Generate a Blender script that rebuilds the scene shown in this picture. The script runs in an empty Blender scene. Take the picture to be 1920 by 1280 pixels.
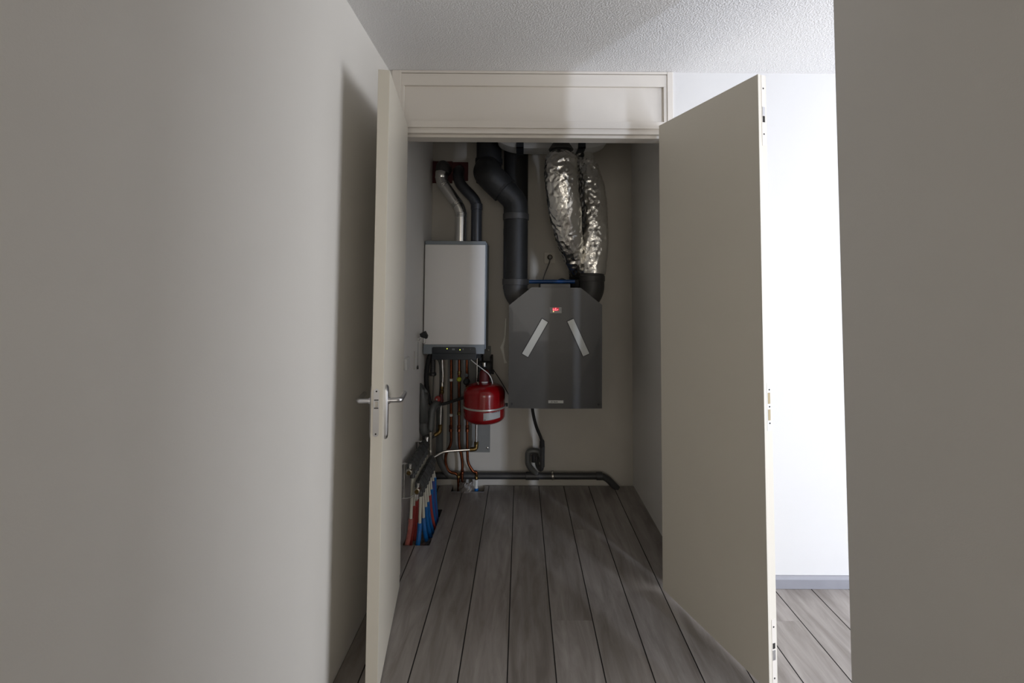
import bpy, math, random
from mathutils import Vector, Matrix, noise
random.seed(7)
scene = bpy.context.scene
COL = scene.collection

# ------------------------------------------------------------------ camera
CAM_H = 1.5
yaw, pitch, roll = 0.0027, 0.0488, -0.0060
cd = bpy.data.cameras.new('camera'); cam = bpy.data.objects.new('camera', cd); COL.objects.link(cam)
cy_, sy_, cp_, sp_, cr_, sr_ = math.cos(yaw), math.sin(yaw), math.cos(pitch), math.sin(pitch), math.cos(roll), math.sin(roll)
R = Matrix(((cy_, sy_, 0), (-sy_, cy_, 0), (0, 0, 1))) @ Matrix(((1, 0, 0), (0, cp_, -sp_), (0, sp_, cp_))) @ Matrix(((cr_, 0, sr_), (0, 1, 0), (-sr_, 0, cr_)))
right, fwd, up = R.col[0], R.col[1], R.col[2]
M4 = Matrix((( right.x, up.x, -fwd.x, 0), (right.y, up.y, -fwd.y, 0), (right.z, up.z, -fwd.z, CAM_H), (0, 0, 0, 1)))
cam.matrix_world = M4
cd.sensor_width = 36; cd.sensor_fit = 'HORIZONTAL'; cd.lens = 880.22 / 1920 * 36
cd.shift_x = (960 - 979.1) / 1920; cd.shift_y = (496.66 - 640) / 1920   # perspective-control (shift) framing
cd.clip_start = 0.02
scene.camera = cam

# ------------------------------------------------------------------ view, world, daylight and hall fill
scene.view_settings.view_transform = 'Standard'; scene.view_settings.look = 'None'
scene.view_settings.gamma = 1; scene.view_settings.use_curve_mapping = False
scene.view_settings.exposure = 0.2
w = bpy.data.worlds.new('world'); scene.world = w; w.use_nodes = True
bg = w.node_tree.nodes['Background']; bg.inputs[0].default_value = (0.75, 0.85, 1, 1); bg.inputs[1].default_value = 1.0

def area(name, loc, rot, sx, sy, power, col):
    l = bpy.data.lights.new(name, 'AREA'); l.shape = 'RECTANGLE'; l.size = sx; l.size_y = sy; l.energy = power; l.color = col
    o = bpy.data.objects.new(name, l); COL.objects.link(o); o.location = loc; o.rotation_euler = rot
    return o
# daylight entering the side room through its two windows, plus an added fill light in the hallway behind the camera
area('daylight_rear_window', (3.58, -2.98, 1.30), (math.radians(90), 0, 0), 0.18, 1.8, 132, (0.72, 0.81, 1.0))
area('daylight_side_window', (5.18, 0.95, 1.45), (math.radians(90), 0, math.radians(90)), 2.7, 1.7, 128, (0.94, 0.955, 1.0))
area('hall_fill_light', (0.13, -3.42, 1.4), (math.radians(90), 0, 0), 1.0, 1.9, 19, (1.0, 0.95, 0.88))

# ------------------------------------------------------------------ materials
def mat(name, col, rough=0.5, metal=0.0, bump=0.0, bscale=200, var=0.0, vscale=5, emit=None, estr=0, spec=0.5, coat=0.0):
    m = bpy.data.materials.new(name); m.use_nodes = True; nt = m.node_tree; b = nt.nodes['Principled BSDF']
    b.inputs['Base Color'].default_value = (*col, 1); b.inputs['Roughness'].default_value = rough
    b.inputs['Metallic'].default_value = metal; b.inputs['Specular IOR Level'].default_value = spec
    b.inputs['Coat Weight'].default_value = coat
    if emit: b.inputs['Emission Color'].default_value = (*emit, 1); b.inputs['Emission Strength'].default_value = estr
    tc = nt.nodes.new('ShaderNodeTexCoord')
    if bump > 0:
        n = nt.nodes.new('ShaderNodeTexNoise'); n.inputs['Scale'].default_value = bscale; n.inputs['Detail'].default_value = 3
        nt.links.new(tc.outputs['Object'], n.inputs['Vector'])
        bp = nt.nodes.new('ShaderNodeBump'); bp.inputs['Strength'].default_value = bump; bp.inputs['Distance'].default_value = 0.002
        nt.links.new(n.outputs['Fac'], bp.inputs['Height']); nt.links.new(bp.outputs['Normal'], b.inputs['Normal'])
    if var > 0:
        n2 = nt.nodes.new('ShaderNodeTexNoise'); n2.inputs['Scale'].default_value = vscale; n2.inputs['Detail'].default_value = 4
        nt.links.new(tc.outputs['Object'], n2.inputs['Vector'])
        r = nt.nodes.new('ShaderNodeValToRGB'); r.color_ramp.elements[0].position = 0.3; r.color_ramp.elements[1].position = 0.7
        r.color_ramp.elements[0].color = (*[c * (1 - var) for c in col], 1); r.color_ramp.elements[1].color = (*[min(1, c * (1 + var * .6)) for c in col], 1)
        nt.links.new(n2.outputs['Fac'], r.inputs['Fac']); nt.links.new(r.outputs['Color'], b.inputs['Base Color'])
    return m

M = {}
M['wall'] = mat('wall_paint', (0.80, 0.775, 0.73), 0.75, bump=0.12, bscale=260, var=0.015, vscale=3)
M['sidewall'] = mat('wall_paint_toned_down_for_glare', (0.70, 0.69, 0.675), 0.8, bump=0.12, bscale=260, var=0.01, vscale=3)  # wall paint darkened in colour to tone down glare on the front wall
M['closetwall'] = mat('wall_paint_with_closet_shade', (0.56, 0.525, 0.46), 0.85, bump=0.2, bscale=180, var=0.04, vscale=4)  # same wall paint, with the dimness of the closet put into its colour
M['ceil'] = mat('stipple_ceiling', (0.84, 0.835, 0.835), 0.9, bump=0.0)
M['door'] = mat('cream_door_paint', (0.70, 0.655, 0.56), 0.42, bump=0.04, bscale=300, var=0.01)
M['frame'] = mat('warm_white_frame_paint', (0.74, 0.69, 0.62), 0.38, bump=0.03, bscale=200)
M['base'] = mat('grey_baseboard', (0.27, 0.27, 0.295), 0.45, bump=0.05, bscale=120, var=0.05, vscale=12)
M['slab'] = mat('rough_concrete', (0.22, 0.19, 0.15), 0.95, bump=0.8, bscale=60, var=0.4, vscale=18)
M['groove'] = mat('dark_groove', (0.012, 0.010, 0.009), 0.8)
M['steel'] = mat('brushed_steel', (0.55, 0.55, 0.56), 0.32, 1.0, bump=0.05, bscale=300)
M['chrome'] = mat('chrome', (0.75, 0.74, 0.72), 0.18, 1.0)
M['flue'] = mat('aluminium_flue', (0.78, 0.77, 0.74), 0.27, 1.0, bump=0.15, bscale=80)
M['foil'] = mat('crumpled_foil', (0.86, 0.84, 0.79), 0.23, 1.0, bump=1.0, bscale=85)
M['brass'] = mat('brass', (0.24, 0.16, 0.06), 0.38, 1.0, var=0.4, vscale=60)
M['copper'] = mat('tarnished_copper', (0.20, 0.062, 0.028), 0.40, 1.0, var=0.35, vscale=30)
M['nickel'] = mat('nickel', (0.45, 0.43, 0.38), 0.3, 1.0, var=0.2, vscale=60)
M['black'] = mat('matt_black', (0.014, 0.014, 0.014), 0.7, bump=0.3, bscale=90)
M['duct'] = mat('black_foam_duct', (0.013, 0.013, 0.0125), 0.55, bump=0.5, bscale=45, var=0.25, vscale=20)
M['ductgrey'] = mat('dark_grey_duct_fitting', (0.045, 0.043, 0.040), 0.5, bump=0.3, bscale=80, var=0.15, vscale=15)
M['pvc'] = mat('grey_pvc', (0.105, 0.108, 0.103), 0.32, var=0.06, vscale=10)
M['intake'] = mat('dark_grey_intake_plastic', (0.030, 0.031, 0.034), 0.4)
M['pvcdark'] = mat('dark_grey_pvc', (0.04, 0.04, 0.04), 0.4)
M['panelgrey'] = mat('grey_board', (0.21, 0.21, 0.195), 0.6, var=0.05)
M['unit'] = mat('graphite_metallic_lacquer', (0.046, 0.045, 0.043), 0.34, 0.2, var=0.02, coat=0.1)
M['silver'] = mat('silver_strip', (0.33, 0.34, 0.33), 0.3, 0.4)
M['boilerwhite'] = mat('boiler_white_enamel', (0.84, 0.82, 0.79), 0.35, bump=0.02, bscale=100)
M['boilergrey'] = mat('boiler_grey_and_side_shade', (0.23, 0.26, 0.285), 0.45)
M['console'] = mat('dark_blue_black_plastic', (0.018, 0.024, 0.032), 0.3)
M['red'] = mat('red_enamel', (0.25, 0.003, 0.005), 0.22, coat=0.4)
M['darkred'] = mat('red_oxide_wall_plate', (0.075, 0.005, 0.005), 0.6)
M['band'] = mat('galvanised_band', (0.52, 0.52, 0.48), 0.38, 0.6)
M['white'] = mat('white_plastic', (0.72, 0.71, 0.67), 0.45)
M['tube'] = mat('ivory_plastic_tube', (0.62, 0.60, 0.50), 0.4)
M['redsleeve'] = mat('red_corrugated_sleeve', (0.40, 0.055, 0.045), 0.45, var=0.15, vscale=30)
M['pinksleeve'] = mat('faded_red_sleeve', (0.50, 0.15, 0.12), 0.5, var=0.2, vscale=30)
M['bluesleeve'] = mat('blue_corrugated_sleeve', (0.01, 0.135, 0.42), 0.38, var=0.12, vscale=30)
M['purplesleeve'] = mat('violet_blue_sleeve', (0.05, 0.07, 0.27), 0.45)
M['silencer'] = mat('light_grey_plastic_shell', (0.66, 0.66, 0.65), 0.42)
M['strap'] = mat('blue_black_strap', (0.022, 0.027, 0.035), 0.5)
M['bluepipe'] = mat('blue_pipe', (0.005, 0.06, 0.22), 0.35)
M['brown'] = mat('brown_plug', (0.06, 0.045, 0.03), 0.4)
M['ivory'] = mat('ivory_socket_plastic', (0.56, 0.52, 0.44), 0.5)
M['cable'] = mat('grey_cable', (0.10, 0.095, 0.085), 0.55)
M['barmat'] = mat('manifold_dark_grey', (0.085, 0.088, 0.085), 0.5, 0.3, var=0.3, vscale=40)
M['yellow'] = mat('yellow_cap', (0.42, 0.44, 0.02), 0.45)
M['green'] = mat('green_knob', (0.02, 0.10, 0.05), 0.45)
M['darkhole'] = mat('dark_recess', (0.02, 0.018, 0.015), 0.9)
M['beige'] = mat('bare_wood_recess', (0.42, 0.34, 0.20), 0.8)
M['ledred'] = mat('red_led_segment', (1, 0.1, 0.12), 0.4, emit=(1.0, 0.16, 0.20), estr=2.2)
M['ledpanel'] = mat('red_display_window', (0.16, 0.0, 0.01), 0.3, emit=(0.5, 0.0, 0.02), estr=0.5)
M['ledamber'] = mat('amber_led', (1, 0.6, 0.1), 0.4, emit=(1.0, 0.62, 0.18), estr=2.5)
M['ledgreen'] = mat('yellow_green_led', (0.7, 0.9, 0.1), 0.4, emit=(0.62, 0.72, 0.08), estr=1.6)
M['ctrlgrey'] = mat('grey_keypad', (0.36, 0.36, 0.34), 0.5)
M['keys'] = mat('keypad_print', (0.10, 0.12, 0.14), 0.5)
M['printgrey'] = mat('grey_print', (0.20, 0.22, 0.24), 0.5)
M['labelwhite'] = mat('label_white', (0.50, 0.50, 0.47), 0.5)
M['tagwhite'] = mat('silver_white_label', (0.42, 0.43, 0.42), 0.4)
M['ink'] = mat('black_ink', (0.012, 0.012, 0.012), 0.6)
M['paper'] = mat('torn_white_tape', (0.88, 0.86, 0.78), 0.7)
M['glasswin'] = mat('window_frame_white', (0.8, 0.8, 0.8), 0.4)
M['tan'] = mat('clear_insulation_film', (0.15, 0.13, 0.11), 0.3, bump=0.6, bscale=60)
M['brassspot'] = mat('bare_brass', (0.45, 0.33, 0.10), 0.4, 0.9)

def ceiling_bump():
    nt = M['ceil'].node_tree; b = nt.nodes['Principled BSDF']; tc = nt.nodes.new('ShaderNodeTexCoord')
    v = nt.nodes.new('ShaderNodeTexNoise'); v.inputs['Scale'].default_value = 140; v.inputs['Detail'].default_value = 2
    nt.links.new(tc.outputs['Object'], v.inputs['Vector'])
    r = nt.nodes.new('ShaderNodeValToRGB'); r.color_ramp.elements[0].position = 0.42; r.color_ramp.elements[1].position = 0.62
    nt.links.new(v.outputs['Fac'], r.inputs['Fac'])
    bp = nt.nodes.new('ShaderNodeBump'); bp.inputs['Strength'].default_value = 0.55; bp.inputs['Distance'].default_value = 0.003
    nt.links.new(r.outputs['Color'], bp.inputs['Height']); nt.links.new(bp.outputs['Normal'], b.inputs['Normal'])
ceiling_bump()

def plank_material():
    m = bpy.data.materials.new('grey_brown_oak_laminate'); m.use_nodes = True; nt = m.node_tree; b = nt.nodes['Principled BSDF']
    N, L = nt.nodes.new, nt.links.new
    tc = N('ShaderNodeTexCoord'); oi = N('ShaderNodeObjectInfo')
    mul = N('ShaderNodeVectorMath'); mul.operation = 'MULTIPLY'; mul.inputs[1].default_value = (1, 0.13, 1)
    L(tc.outputs['Object'], mul.inputs[0])
    sc = N('ShaderNodeMath'); sc.operation = 'MULTIPLY'; sc.inputs[1].default_value = 37.0; L(oi.outputs['Random'], sc.inputs[0])
    add = N('ShaderNodeVectorMath'); add.operation = 'ADD'; L(mul.outputs[0], add.inputs[0]); L(sc.outputs[0], add.inputs[1])
    n1 = N('ShaderNodeTexNoise'); n1.inputs['Scale'].default_value = 22; n1.inputs['Detail'].default_value = 8; n1.inputs['Roughness'].default_value = 0.62; n1.inputs['Distortion'].default_value = 0.6
    L(add.outputs[0], n1.inputs['Vector'])
    n2 = N('ShaderNodeTexNoise'); n2.inputs['Scale'].default_value = 5; n2.inputs['Detail'].default_value = 3
    L(add.outputs[0], n2.inputs['Vector'])
    n3 = N('ShaderNodeTexNoise'); n3.inputs['Scale'].default_value = 120; n3.inputs['Detail'].default_value = 4
    L(add.outputs[0], n3.inputs['Vector'])
    r1 = N('ShaderNodeValToRGB'); r1.color_ramp.elements[0].position = 0.33; r1.color_ramp.elements[1].position = 0.68
    r1.color_ramp.elements[0].color = (0.222, 0.198, 0.178, 1); r1.color_ramp.elements[1].color = (0.380, 0.350, 0.328, 1)
    L(n1.outputs['Fac'], r1.inputs['Fac'])
    r2 = N('ShaderNodeValToRGB'); r2.color_ramp.elements[0].position = 0.35; r2.color_ramp.elements[1].position = 0.7
    r2.color_ramp.elements[0].color = (0.78, 0.76, 0.74, 1); r2.color_ramp.elements[1].color = (1.12, 1.12, 1.12, 1)
    L(n2.outputs['Fac'], r2.inputs['Fac'])
    mx = N('ShaderNodeMix'); mx.data_type = 'RGBA'; mx.blend_type = 'MULTIPLY'; mx.inputs[0].default_value = 1
    L(r1.outputs[0], mx.inputs[6]); L(r2.outputs[0], mx.inputs[7])
    L(mx.outputs[2], b.inputs['Base Color'])
    b.inputs['Roughness'].default_value = 0.30
    bp = N('ShaderNodeBump'); bp.inputs['Strength'].default_value = 0.25; bp.inputs['Distance'].default_value = 0.001
    L(n3.outputs['Fac'], bp.inputs['Height']); L(bp.outputs['Normal'], b.inputs['Normal'])
    return m
M['plank'] = plank_material()

# ------------------------------------------------------------------ mesh helpers
class MB:
    def __init__(s): s.v = []; s.f = []; s.mi = []; s.m = 0
    def add(s, vs, fs, m=None):
        o = len(s.v); s.v += [tuple(v) for v in vs]; s.f += [tuple(i + o for i in f) for f in fs]
        s.mi += [s.m if m is None else m] * len(fs); return s
    def box(s, a, b, m=None, rot=None, c=None):
        x0, y0, z0 = a; x1, y1, z1 = b
        vs = [Vector(p) for p in ((x0,y0,z0),(x1,y0,z0),(x1,y1,z0),(x0,y1,z0),(x0,y0,z1),(x1,y0,z1),(x1,y1,z1),(x0,y1,z1))]
        if rot is not None:
            cc = Vector(c) if c is not None else sum(vs, Vector()) / 8
            vs = [rot @ (v - cc) + cc for v in vs]
        return s.add(vs, [(0,3,2,1),(4,5,6,7),(0,1,5,4),(1,2,6,5),(2,3,7,6),(3,0,4,7)], m)
    def prism(s, pts, axis, a, b, m=None):
        """polygon pts (2D) extruded along axis from a to b"""
        n = len(pts)
        def P(p, t): return {'x': (t, p[0], p[1]), 'y': (p[0], t, p[1]), 'z': (p[0], p[1], t)}[axis]
        vs = [P(p, a) for p in pts] + [P(p, b) for p in pts]
        fs = [tuple(range(n)), tuple(range(2*n-1, n-1, -1))] + [(i, i+n, (i+1) % n + n, (i+1) % n) for i in range(n)]
        return s.add(vs, fs, m)
    def tube(s, pts, r, sides=18, caps=True, m=None, rib=None):
        pts = [Vector(p) for p in pts]; n = len(pts)
        rs = r if isinstance(r, (list, tuple)) else [r] * n
        T = []
        for i in range(n):
            t = (pts[min(i+1, n-1)] - pts[max(i-1, 0)]); T.append(t.normalized() if t.length > 1e-9 else Vector((0,0,1)))
        ref = Vector((0, -1, 0)) if abs(T[0].y) < 0.9 else Vector((0, 0, 1))
        u = (ref - T[0] * ref.dot(T[0])).normalized(); vs = []
        for i in range(n):
            u = (u - T[i] * u.dot(T[i])).normalized(); w_ = T[i].cross(u)
            for k in range(sides):
                a = 2 * math.pi * k / sides
                vs.append(pts[i] + (u * math.cos(a) + w_ * math.sin(a)) * rs[i])
        fs = [(i*sides+k, i*sides+(k+1) % sides, (i+1)*sides+(k+1) % sides, (i+1)*sides+k) for i in range(n-1) for k in range(sides)]
        if caps: fs += [tuple(range(sides-1, -1, -1)), tuple((n-1)*sides+k for k in range(sides))]
        return s.add(vs, fs, m)
    def cyl(s, a, b, r, r2=None, sides=18, m=None):
        return s.tube([a, b], [r, r if r2 is None else r2], sides, True, m)
    def lathe(s, c, prof, sides=32, axis=Vector((0,0,1)), m=None):
        """prof: (radius, height) along axis from c"""
        return s.tube([Vector(c) + axis * h for _, h in prof], [max(q, 1e-4) for q, _ in prof], sides, True, m)
    def build(s, name, mats, parent=None, smooth=True, ang=38, loc=None, bevel=0):
        me = bpy.data.meshes.new(name); me.from_pydata([Vector(v) - (Vector(loc) if loc is not None else Vector()) for v in s.v], [], s.f)
        if not isinstance(mats, (list, tuple)): mats = [mats]
        for mm in mats: me.materials.append(M[mm])
        me.polygons.foreach_set('material_index', s.mi)
        import bmesh
        bm = bmesh.new(); bm.from_mesh(me)
        bmesh.ops.recalc_face_normals(bm, faces=bm.faces)
        if bevel: bmesh.ops.bevel(bm, geom=[e for e in bm.edges if len(e.link_faces) == 2 and e.calc_face_angle(0) > 0.6], offset=bevel, segments=2, affect='EDGES', profile=0.5)
        for f in bm.faces: f.smooth = smooth
        for e in bm.edges:
            if len(e.link_faces) == 2 and e.calc_face_angle(0) > math.radians(ang): e.smooth = False
        bm.to_mesh(me); bm.free()
        o = bpy.data.objects.new(name, me); COL.objects.link(o)
        if loc is not None: o.location = loc
        if parent is not None:
            o.parent = parent
            bpy.context.view_layer.update()
            o.matrix_parent_inverse = parent.matrix_world.inverted()
        return o

def fillet(pts, rad, n=7):
    pts = [Vector(p) for p in pts]; out = [pts[0]]
    for i in range(1, len(pts) - 1):
        a, b, c = pts[i-1], pts[i], pts[i+1]
        d1, d2 = (a - b), (c - b); r = min(rad, d1.length * .49, d2.length * .49)
        p0, p2 = b + d1.normalized() * r, b + d2.normalized() * r
        for k in range(n + 1):
            t = k / n; out.append(p0 * (1-t)**2 + b * 2*t*(1-t) + p2 * t*t)
    out.append(pts[-1]); return out
def spline(pts, n=10):
    P = [Vector(p) for p in pts]; P = [P[0]*2-P[1]] + P + [P[-1]*2-P[-2]]; out = []
    for i in range(1, len(P)-2):
        for k in range(n):
            t = k/n; a, b, c, d = P[i-1], P[i], P[i+1], P[i+2]
            out.append(0.5*((2*b) + (c-a)*t + (2*a-5*b+4*c-d)*t*t + (3*b-a-3*c+d)*t**3))
    out.append(P[-2]); return out
def tag(o, label=None, cat=None, group=None, kind=None):
    if label: o['label'] = label
    if cat: o['category'] = cat
    if group: o['group'] = group
    if kind: o['kind'] = kind
    return o
def thing(name, loc, label, cat, group=None, kind=None):
    o = bpy.data.objects.new(name, None); COL.objects.link(o); o.location = loc; o.empty_display_size = 0.05
    bpy.context.view_layer.update()
    return tag(o, label, cat, group, kind)
def struct(o, label=None): return tag(o, label, None, None, 'structure')
def text_mesh(txt, size, depth=0.0004):
    c = bpy.data.curves.new('lettering', 'FONT'); c.body = txt; c.size = size; c.extrude = depth; c.offset = size*.025; c.align_x = 'CENTER'; c.align_y = 'CENTER'
    o = bpy.data.objects.new('lettering', c); COL.objects.link(o); bpy.context.view_layer.update()
    me = bpy.data.meshes.new_from_object(o.evaluated_get(bpy.context.evaluated_depsgraph_get())); bpy.data.objects.remove(o); return me
def text(txt, size, loc, parent, material, rz=0.0, sx=1.0):
    me = text_mesh(txt, size); me.materials.clear(); me.materials.append(M[material])
    me.transform(Matrix.Translation(loc) @ Matrix.Rotation(rz, 4, 'Z') @ Matrix.Rotation(math.radians(90), 4, 'X') @ Matrix.Diagonal((sx, 1, 1, 1)))
    o = bpy.data.objects.new('lettering', me); COL.objects.link(o); o.parent = parent
    o.matrix_parent_inverse = parent.matrix_world.inverted(); return o

# ------------------------------------------------------------------ measures
XL, CZ = -0.705, 2.648          # hallway left wall face, ceiling height
YD, YB = 2.430, 3.664           # face of the closet front, closet back wall
XC = 0.868                      # closet right wall face
FL, FR = -0.686, 0.7986         # outer edges of door frame
OL, OR_ = -0.640, 0.768         # clear opening
XW, YW = 0.868, 1.273           # hallway right wall: face and end
XE, YR = 5.2, -3.0              # side room: far wall, rear wall

# ------------------------------------------------------------------ room shell
struct(MB().box((XL-.1, -3.5, -.1), (XL, YB+.1, CZ+.1)).build('wall_left', 'wall', smooth=False))
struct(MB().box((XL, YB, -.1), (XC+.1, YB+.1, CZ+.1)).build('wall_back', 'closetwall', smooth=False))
struct(MB().box((XC, YD+.11, -.1), (XC+.1, YB, CZ+.1)).build('wall_closet_right', 'wall', smooth=False))
struct(MB().box((XL, YD+.11, -.05), (XL+.004, YB, CZ)).build('wall_closet_left', 'wall', smooth=False))
struct(MB().box((FR-.001, YD+.012, -.1), (XE+.1, YD+.11, CZ+.1)).build('wall_front', 'sidewall', smooth=False))
struct(MB().box((XL-.001, YD+.012, -.05), (FL+.001, YD+.11, CZ)).build('wall_front_left', 'wall', smooth=False))
struct(MB().box((XW, YR-.5, -.1), (XW+.1, YW, CZ+.1)).build('wall_right', 'wall', smooth=False, bevel=0.003))
struct(MB().box((XL, -3.6, -.1), (XW, -3.5, CZ+.1)).build('wall_hall_rear', 'wall', smooth=False))
# side room rear wall and far wall with window openings
wr = MB(); wx0, wx1, wz0, wz1 = 3.43, 3.73, .4, 2.3
wr.box((XW+.1, YR-.1, -.1), (wx0, YR, CZ+.1)).box((wx1, YR-.1, -.1), (XE+.1, YR, CZ+.1)).box((wx0, YR-.1, -.1), (wx1, YR, wz0)).box((wx0, YR-.1, wz1), (wx1, YR, CZ+.1))
struct(wr.build('wall_side_room_rear', 'wall', smooth=False))
wf = MB(); wy0, wy1 = -.45, 2.35
wf.box((XE, YR, -.1), (XE+.1, wy0, CZ+.1)).box((XE, wy1, -.1), (XE+.1, YD+.012, CZ+.1)).box((XE, wy0, -.1), (XE+.1, wy1, wz0)).box((XE, wy0, wz1), (XE+.1, wy1, CZ+.1))
struct(wf.build('wall_side_room_far', 'wall', smooth=False))
def window_frame(name, f, W_):
    m = MB(); t = .05
    for a, b in (((0, 0), (W_, t)), ((0, 1.9-t), (W_, 1.9)), ((0, t), (t, 1.9-t)), ((W_-t, t), (W_, 1.9-t)), ((W_/2-.02, t), (W_/2+.02, 1.9-t))):
        p, q = f(a[0], a[1], 0), f(b[0], b[1], 1)
        m.box([min(i, j) for i, j in zip(p, q)], [max(i, j) for i, j in zip(p, q)])
    struct(m.build(name, 'glasswin', smooth=False))
window_frame('window_1', lambda u, v, k: (wx0 + u, YR - .09 + .05*k, wz0 + v), .3)
window_frame('window_2', lambda u, v, k: (XE + .05 + .04*k, wy0 + u, wz0 + v), 2.8)
struct(MB().box((XL-.1, -3.6, CZ), (XE+.1, YB+.1, CZ+.1)).build('ceiling', 'ceil', smooth=False))
floor = struct(MB().box((XL-.1, -3.6, -.16), (XE+.1, YB+.1, -.05)).build('floor', 'slab', smooth=False))

# laminate planks, each a board with dark micro-bevels; two boards are cut around the pipe holes
PW, PX0, PL = 0.1887, -0.0426, 2.4
def plank_mesh(poly_pts):
    """outline (x, y) relative to the object; thickness 50 mm with a bevelled long edge"""
    mb = MB(); n = len(poly_pts)
    cx = sum(p[0] for p in poly_pts)/n; ins = .0022
    xs = [p[0] for p in poly_pts]; x0, x1 = min(xs), max(xs)
    def inset(p): return (p[0] + (ins if abs(p[0]-x0) < 1e-6 else -ins if abs(p[0]-x1) < 1e-6 else 0), p[1])
    top = [(*inset(p), 0) for p in poly_pts]; mid = [(p[0], p[1], -.0022) for p in poly_pts]; bot = [(p[0], p[1], -.0495) for p in poly_pts]
    vs = top + mid + bot
    fs = [tuple(range(n)), tuple(range(3*n-1, 2*n-1, -1))]; ms = [0, 0]
    for i in range(n):
        j = (i+1) % n
        fs.append((i, i+n, j+n, j)); ms.append(1)
        fs.append((i+n, i+2*n, j+2*n, j+n)); ms.append(1)
    mb.v = vs; mb.f = fs; mb.mi = ms; return mb
shared = None
HX, HY0, HY1 = -0.522, 2.81, 3.255       # pipe hole beside the manifold
def board(x0, y0, x1, y1):
    global shared
    full = abs(y1 - y0 - PL) < 1e-6 and abs(x1-x0-PW) < 1e-6
    if full and shared:
        o = bpy.data.objects.new('plank', shared); COL.objects.link(o); o.location = (x0, y0, 0); o.parent = floor; return
    W_, H_ = x1-x0-.0006, y1-y0-.0002
    o = plank_mesh([(0, 0), (W_, 0), (W_, H_), (0, H_)]).build('plank', ['plank', 'groove'], smooth=False)
    o.location = (x0, y0, 0); o.parent = floor
    if full: shared = o.data
def poly_board(pts):
    x0, y0 = pts[0]
    o = plank_mesh([(p[0]-x0, p[1]-y0) for p in pts]).build('plank', ['plank', 'groove'], smooth=False)
    o.location = (x0, y0, 0); o.parent = floor
for k in range(-4, 28):
    x0 = PX0 + k*PW; x1 = x0 + PW
    lim = YB - .020 if x0 < XC else YD + .02
    a, b = max(x0, XL + .001), min(x1, XE)
    if k == 4: a, b = x0, x1
    y = -3.5 + [0, .9, 1.7, .5, 1.3][k % 5] - PL
    segs = []
    while y < lim:
        s0, s1 = max(y, -3.5), min(y + PL, lim)
        if s1 - s0 > .01: segs.append((s0, s1))
        y += PL
    if k in (-4, -3, -2, -1):
        # boards running through the closet: one long piece each, notched for the holes
        segs = [s for s in segs if s[1] < 2.2]; ys = segs[-1][1] if segs else -3.5
        for s0, s1 in segs: board(a, s0, b, s1)
        e = .0006
        if k == -4:
            poly_board([(a, ys), (b-e, ys), (b-e, HY0), (a, HY0)]); poly_board([(a, HY1), (b-e, HY1), (b-e, lim), (a, lim)])
        elif k == -3:
            poly_board([(a, ys), (b-e, ys), (b-e, 3.53), (-.505, 3.53), (-.505, lim), (a, lim), (a, HY1), (HX, HY1), (HX, HY0), (a, HY0)])
        elif k == -2:
            poly_board([(a, ys), (b-e, ys), (b-e, lim), (-.262, lim), (-.262, 3.53), (a, 3.53)])
        else:
            poly_board([(a, ys), (b-e, ys), (b-e, lim), (a, lim)])
    else:
        for s0, s1 in segs: board(a, s0, b, s1)

# baseboard on the bright wall beyond the open leaf
struct(MB().prism([(YD+.012, 0.001), (YD+.012, .060), (YD+.004, .060), (YD-.002, .052), (YD-.004, .046), (YD-.004, .001)], 'x', .80, XE).build('baseboard_front', 'base', smooth=False))
# pencil mark on the bright wall
ck = MB().tube([(1.065, YD+.0125, 1.945), (1.069, YD+.0125, 1.938)], .0009, 5).tube([(1.069, YD+.0125, 1.938), (1.080, YD+.0125, 1.951)], .0007, 5)
tag(ck.build('pencil_mark', 'printgrey'), 'tiny grey check mark pencilled on the bright wall right of the open door', 'mark')

# ------------------------------------------------------------------ door frame with transom panel
fr = thing('door_frame', (0.05, YD, 0), 'warm white wooden double door frame with a panelled transom up to the ceiling', 'door frame', kind=None)
b = MB()
b.box((OR_, YD, 0.0005), (FR, YD+.11, CZ-.001)); b.build('post', 'frame', fr, smooth=False, bevel=.002)
b = MB(); b.box((FL, YD, 0.0005), (OL, YD+.11, CZ-.001)); b.build('post', 'frame', fr, smooth=False, bevel=.002)
b = MB(); b.box((OL, YD+.058, 0.0005), (OL+.018, YD+.105, 2.30)); b.build('stop', 'frame', fr, smooth=False, bevel=.001)
b = MB()
b.box((OL, YD+.006, 2.568), (OR_, YD+.09, 2.632)).build('transom_rail', 'frame', fr, smooth=False, bevel=.0015)
MB().box((OL, YD+.001, 2.634), (OR_, YD+.11, CZ-.001)).build('top_moulding', 'frame', fr, smooth=False, bevel=.0015)
MB().box((OL, YD+.002, 2.341), (OR_, YD+.11, 2.378)).build('transom_sill', 'frame', fr, smooth=False, bevel=.0015)
MB().box((OL, YD+.006, 2.378), (OL+.016, YD+.09, 2.568)).build('transom_stile', 'frame', fr, smooth=False, bevel=.0015)
MB().box((.7505, YD+.006, 2.378), (OR_, YD+.09, 2.568)).build('transom_stile', 'frame', fr, smooth=False, bevel=.0015)
MB().box((OL+.016, YD+.022, 2.378), (.7505, YD+.04, 2.568)).build('transom_panel', 'frame', fr, smooth=False)
MB().box((OL, YD+.012, 2.327), (OR_, YD+.11, 2.341)).build('rebate', 'frame', fr, smooth=False)
MB().box((OL, YD+.004, 2.311), (OR_, YD+.11, 2.327)).build('lintel_strip', 'frame', fr, smooth=False, bevel=.0012)
MB().box((OL, YD+.03, 2.297), (OR_, YD+.11, 2.311)).build('lintel_stop', 'frame', fr, smooth=False)

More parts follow.
